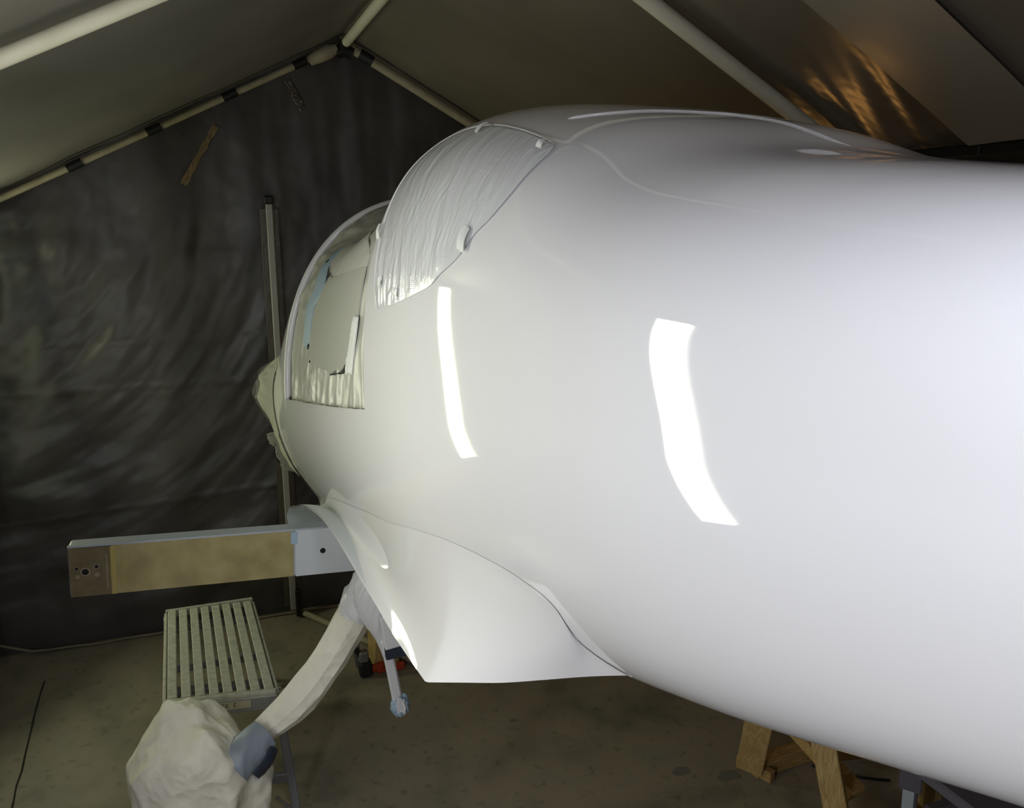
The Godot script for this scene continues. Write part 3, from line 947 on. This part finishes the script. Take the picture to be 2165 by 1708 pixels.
	part("plastic_bunch", grid_mesh(func(u: float, v: float) -> Vector3:
		var a := u * TAU
		var yy := lerpf(.90, .635, v)
		var w := spline([.035, .045, .052, .045, .026, .012], v)
		var cx := spline([.365, .362, .372, .385, .392, .395], v)
		var wr := 1.0 + .22 * crumple.get_noise_2d(cos(a) * .9 + v * 2.0, sin(a) * .9 + v)
		return Vector3(cx + cos(a) * w * wr, yy, -2.05 + sin(a) * w * .7 * wr), 48, 40, true), m.wrap_white, sw)
	part("taped_plate", box_mesh(Vector3(.40, .735, -2.00), Vector3(.055, .095, .02), .003, Basis(Vector3(0, 0, 1), .12)), m.wrap_white, sw, "pale plate at the top of the strut")
	part("dark_plate", box_mesh(Vector3(.412, .672, -2.005), Vector3(.066, .035, .02), .003, Basis(Vector3(0, 0, 1), .08)), m.tape_dark, sw, "dark band below the grey plate")
	var sl := begin()
	add_box(sl, Transform3D(along(Vector3(.416, .498, -2.03), Vector3(.385, .70, -2.02)), Vector3(.4005, .595, -2.025)), Vector3(.028, .215, .020), .005)
	part("paper_sleeve", done(sl), m.wrap_white, sw)
	part("sleeve_ridge", beam_mesh(Vector3(.398, .690, -2.006), Vector3(.404, .700, -2.006), .030, .01), m.wrap_white, sw)
	part("taped_end", grid_mesh(func(u: float, v: float) -> Vector3:
		var a := u * TAU
		var e := lerpf(-PI / 2, PI / 2, v)
		var dir := Vector3(cos(e) * cos(a), sin(e), cos(e) * sin(a))
		var s := 1.0 + .45 * crumple.get_noise_3d(dir.x * 1.1, dir.y * 1.1, dir.z * 1.1)
		return Vector3(.421, .494, -2.03) + Vector3(dir.x * .022, dir.y * .028, dir.z * .018) * s, 36, 24, false), m.wrap_blue if false else m.blue_tape, sw, "blue tape bunched round the end")
	part("white_fold", grid_mesh(func(u: float, v: float) -> Vector3:
		return Vector3(.404 + u * .024 + v * .004, .526 - v * .046 + .004 * sin(u * 5.0), -2.008 + .005 * crumple.get_noise_2d(u * 2.0, v * 2.0)), 10, 10, true), m.wrap_white, sw)


# ==================================================================== work platform
func build_platform() -> void:
	var o := thing("work_platform", "low dusty aluminium work platform with eight slats under the wing spar", "platform", Vector3(-.05, 0, -2.72))
	var fl := Vector3(-.203, .41, -2.425)
	var fr := Vector3(.113, .41, -2.375)
	var bl := Vector3(-.220, .41, -3.045)
	var br := Vector3(.078, .41, -3.030)
	for k in 8:
		var t := (k + .5) / 8.0
		var w := .0305
		var f := fl.lerp(fr, t) - Vector3(0, .008, 0)
		var b := bl.lerp(br, t) - Vector3(0, .008, 0)
		f = f.lerp(b, .012); b = b.lerp(f, .006)
		part("slat", beam_mesh(f, b, w * .90, .016, .002, Vector3.UP), m.dusty_aluminium, o)
	# end rails, the front one ribbed
	var dx := (fr - fl).normalized()
	var bz := Basis(dx, Vector3.UP, dx.cross(Vector3.UP))
	var fc := (fl + fr) * .5
	part("end_rail", box_mesh(fc + Vector3(0, -.006, .006), Vector3(.322, .014, .020), .003, bz), m.dusty_aluminium, o)
	part("end_rail", box_mesh(fc + Vector3(0, -.036, .008), Vector3(.322, .046, .018), .003, bz), m.dusty_aluminium, o)
	var rb := begin()
	for k in 7:
		add_box(rb, Transform3D(bz, fc + Vector3(0, -.017 - k * .0062, .018)), Vector3(.318, .0034, .003), .001)
	part("rib", done(rb), m.leg_grey, o)
	part("end_rail", box_mesh((bl + br) * .5 + Vector3(0, -.012, -.006), Vector3(.305, .030, .014), .003), m.dusty_aluminium, o)
	for s in [[fl, bl, -.003], [fr, br, .003]]:
		part("side_rail", beam_mesh(s[0] + Vector3(s[2], -.026, 0), s[1] + Vector3(s[2], -.026, 0), .010, .036, .002, Vector3.UP), m.dusty_aluminium, o)
	# cross battens seen through the gaps as paler bands
	for t in [.14, .86]:
		part("cross_bar", box_mesh(fl.lerp(bl, t).lerp(fr.lerp(br, t), .5) + Vector3(0, -.028, 0), Vector3(.29, .018, .03), .002, bz), m.leg_grey, o)
	# splayed legs with a spreader each
	for e in [[fl, Vector3(-.235, 0, -2.34)], [fr, Vector3(.148, 0, -2.30)], [bl, Vector3(-.25, 0, -3.16)], [br, Vector3(.12, 0, -3.15)]]:
		part("leg", beam_mesh(e[0] + Vector3(0, -.03, 0), e[1], .026, .022, .003), m.leg_grey, o)
		part("foot", box_mesh(e[1] + Vector3(0, .012, 0), Vector3(.032, .024, .03), .004), m.rubber, o)
	part("spreader", beam_mesh(Vector3(-.222, .135, -2.37), Vector3(.136, .135, -2.325), .032, .018, .003), m.leg_grey, o)
	part("spreader", beam_mesh(Vector3(-.24, .135, -3.12), Vector3(.106, .135, -3.11), .032, .018, .003), m.leg_grey, o)
	part("fold_stay", beam_mesh(Vector3(.09, .05, -2.36), Vector3(.20, .012, -2.20), .008, .008, .002), m.leg_grey, o)
	part("hinge_pin", tube_mesh([Vector3(.113, .395, -2.40), Vector3(.128, .395, -2.40)], .006, 10), m.leg_grey, o)
	# strip of tape with handwriting on the front rail
	var lc := fc + dx * .010 + Vector3(0, -.030, .0205)
	var lb := part("name_tape", box_mesh(lc, Vector3(.145, .026, .002), .0006, bz), m.label_paper, o, "beige tape strip with handwriting")
	var tm := TextMesh.new()
	var sf := SystemFont.new()
	sf.font_names = PackedStringArray(["Droid Sans"])
	tm.font = sf
	tm.text = "MARK  F"
	tm.font_size = 20
	tm.pixel_size = .0011
	tm.depth = .0006
	var tx := part("lettering", tm, m.ink, lb)
	tx.position = -lb.position + lc - o.position + dx * -.008 + Vector3(0, 0, .0014) + lb.position - lb.position
	tx.position = lc + dx * -.008 + Vector3(0, 0, .0016)
	tx.basis = bz


# ==================================================================== trestle, stand and small things on the floor
func build_floor_things() -> void:
	# wooden trestle beyond the belly
	var o := thing("wooden_trestle", "rough pine trestle standing on the floor behind the fuselage belly", "trestle", Vector3(1.6, 0, -1.75))
	part("leg", beam_mesh(Vector3(1.575, .035, -1.985), Vector3(1.40, .86, -1.66), .085, .045, .003, Vector3(-1, .1, 1.0)), m.pine, o)
	part("leg", beam_mesh(Vector3(1.555, 0, -1.50), Vector3(1.385, .84, -1.60), .062, .046, .003, Vector3(-1, 0, 1.1)), m.pine, o)
	part("foot_board", beam_mesh(Vector3(1.585, .030, -1.985), Vector3(1.87, .030, -2.00), .05, .058, .003, Vector3.UP), m.pine_floor, o)
	part("foot_board", beam_mesh(Vector3(1.575, .022, -2.05), Vector3(1.625, .022, -1.93), .03, .04, .003, Vector3.UP), m.pine_floor, o)
	part("brace", beam_mesh(Vector3(1.54, .36, -1.86), Vector3(1.60, .24, -1.55), .035, .06, .003, Vector3(-1, 0, .4)), m.pine_floor, o)
	part("beam", beam_mesh(Vector3(1.30, .87, -1.63), Vector3(2.0, .87, -1.66), .09, .05, .003, Vector3.UP), m.pine_floor, o)
	part("leg", beam_mesh(Vector3(1.90, 0, -1.98), Vector3(1.93, .84, -1.68), .07, .045, .003), m.pine, o)
	part("leg", beam_mesh(Vector3(1.93, 0, -1.60), Vector3(1.93, .84, -1.65), .07, .045, .003), m.pine, o)
	part("plank", beam_mesh(Vector3(1.60, .27, -1.72), Vector3(1.80, .25, -1.70), .07, .03, .003, Vector3(0, 1, .6)), m.pine_floor, o)
	part("gusset", beam_mesh(Vector3(1.64, .09, -1.585), Vector3(1.90, .06, -1.60), .06, .02, .003), m.pine_floor, o)
	part("knot", tube_mesh([Vector3(1.500, .155, -1.518), Vector3(1.503, .158, -1.50)], .010, 10), m.knot, o)
	# grey metal stand
	var g := thing("metal_stand", "grey painted metal step stand at the right under the tail", "stand", Vector3(1.85, 0, -1.45))
	part("leg", beam_mesh(Vector3(1.735, 0, -1.49), Vector3(1.62, .42, -1.40), .036, .036, .003, Vector3(-.78, .1, .62)), m.steel_grey, g)
	part("bracket", beam_mesh(Vector3(1.6365, .36, -1.413), Vector3(1.599, .50, -1.384), .054, .05, .004, Vector3(-.78, .1, .62)), m.steel_grey, g)
	part("pale_face", beam_mesh(Vector3(1.711, .02, -1.4745), Vector3(1.619, .355, -1.4025), .028, .006, .001, Vector3(-.78, .1, .62)), m.steel_pale, g)
	part("rail", beam_mesh(Vector3(1.76, .20, -1.455), Vector3(2.02, .20, -1.455), .05, .03, .003, Vector3(0, 0, 1)), m.steel_grey, g)
	part("leg", beam_mesh(Vector3(2.08, 0, -1.46), Vector3(1.98, .44, -1.44), .036, .036, .003), m.steel_grey, g)
	part("leg", beam_mesh(Vector3(1.76, 0, -1.10), Vector3(1.70, .44, -1.20), .036, .036, .003), m.steel_grey, g)
	part("leg", beam_mesh(Vector3(2.08, 0, -1.10), Vector3(1.98, .44, -1.20), .036, .036, .003), m.steel_grey, g)
	part("step_top", box_mesh(Vector3(1.80, .455, -1.30), Vector3(.44, .03, .30), .005), m.steel_grey, g)
	# thin black line on the floor
	tag(part("floor_line", tube_mesh([Vector3(1.80, .006, -1.95), Vector3(1.86, .006, -1.88), Vector3(1.92, .006, -1.84), Vector3(1.99, .006, -1.80)], .004, 8), m.rubber, self), "thin black line on the floor between trestle and metal stand", "floor_line")
	# jack stand, block and orange strap below the far wheel
	var j := thing("jack_stand", "black steel jack stand on the floor behind the wrapped leg", "stand", Vector3(.50, 0, -3.06))
	part("post", beam_mesh(Vector3(.475, .03, -3.08), Vector3(.43, .34, -3.04), .030, .03, .003), m.leg_grey, j)
	part("stay", beam_mesh(Vector3(.41, .20, -3.06), Vector3(.49, .07, -3.04), .018, .016, .003), m.rubber, j)
	part("foot", box_mesh(Vector3(.495, .032, -3.055), Vector3(.05, .064, .06), .008), m.rubber, j)
	part("cap", box_mesh(Vector3(.488, .090, -3.045), Vector3(.038, .045, .04), .006), m.leg_grey, j)
	tag(part("wood_block", box_mesh(Vector3(.585, .125, -3.12), Vector3(.105, .25, .09), .004, Basis(Vector3.UP, .2)), m.pine, self), "upright pine block on the floor behind the wrapped strut", "block")
	var os := begin()
	add_box(os, Transform3D(Basis(Vector3.UP, .2), Vector3(.545, .028, -3.05)), Vector3(.05, .03, .02), .006)
	add_box(os, Transform3D(Basis(Vector3.UP, .2), Vector3(.635, .018, -3.045)), Vector3(.04, .03, .02), .006)
	add_box(os, Transform3D(Basis(Vector3.UP, .2), Vector3(.59, .010, -3.052)), Vector3(.10, .012, .014), .004)
	tag(part("orange_strap", done(os), m.orange, self), "orange strap at the foot of the pine block", "strap")
	# unseen warm lamp added on the far side for its glint on the roof plastic
	var w := thing("glint_lamp", "small unseen warm lamp added beyond the fuselage for a glint on the roof", "lamp", Vector3(1.78, 0, -2.55))
	part("stand", tube_mesh([Vector3(1.78, 0, -2.55), Vector3(1.78, 1.30, -2.55)], .011), m.strap_black, w)
	for a in 3:
		part("foot", beam_mesh(Vector3(1.78, .16, -2.55), Vector3(1.78 + .12 * cos(a * 2.1), .006, -2.55 + .12 * sin(a * 2.1)), .012, .012), m.strap_black, w)
	var bulb := mat("warm_glow", Color(1, .75, .42), .5)
	bulb.emission_enabled = true; bulb.emission = Color(1, .72, .38); bulb.emission_energy_multiplier = 9.0
	var bs := begin(true)
	add_tube(bs, [Vector3(1.78, 1.31, -2.55), Vector3(1.78, 1.33, -2.55), Vector3(1.78, 1.37, -2.55), Vector3(1.78, 1.39, -2.55)], [.012, .03, .03, .012], 14)
	part("bulb", done(bs), bulb, w)
	var l := OmniLight3D.new()
	l.name = "bulb_light"
	l.light_color = Color(1, .72, .38)
	l.light_energy = .015
	l.light_size = .03
	l.omni_range = 8.0
	l.omni_attenuation = 2.0
	l.shadow_enabled = true
	w.add_child(l)
	l.position = Vector3(0, 1.35, 0)
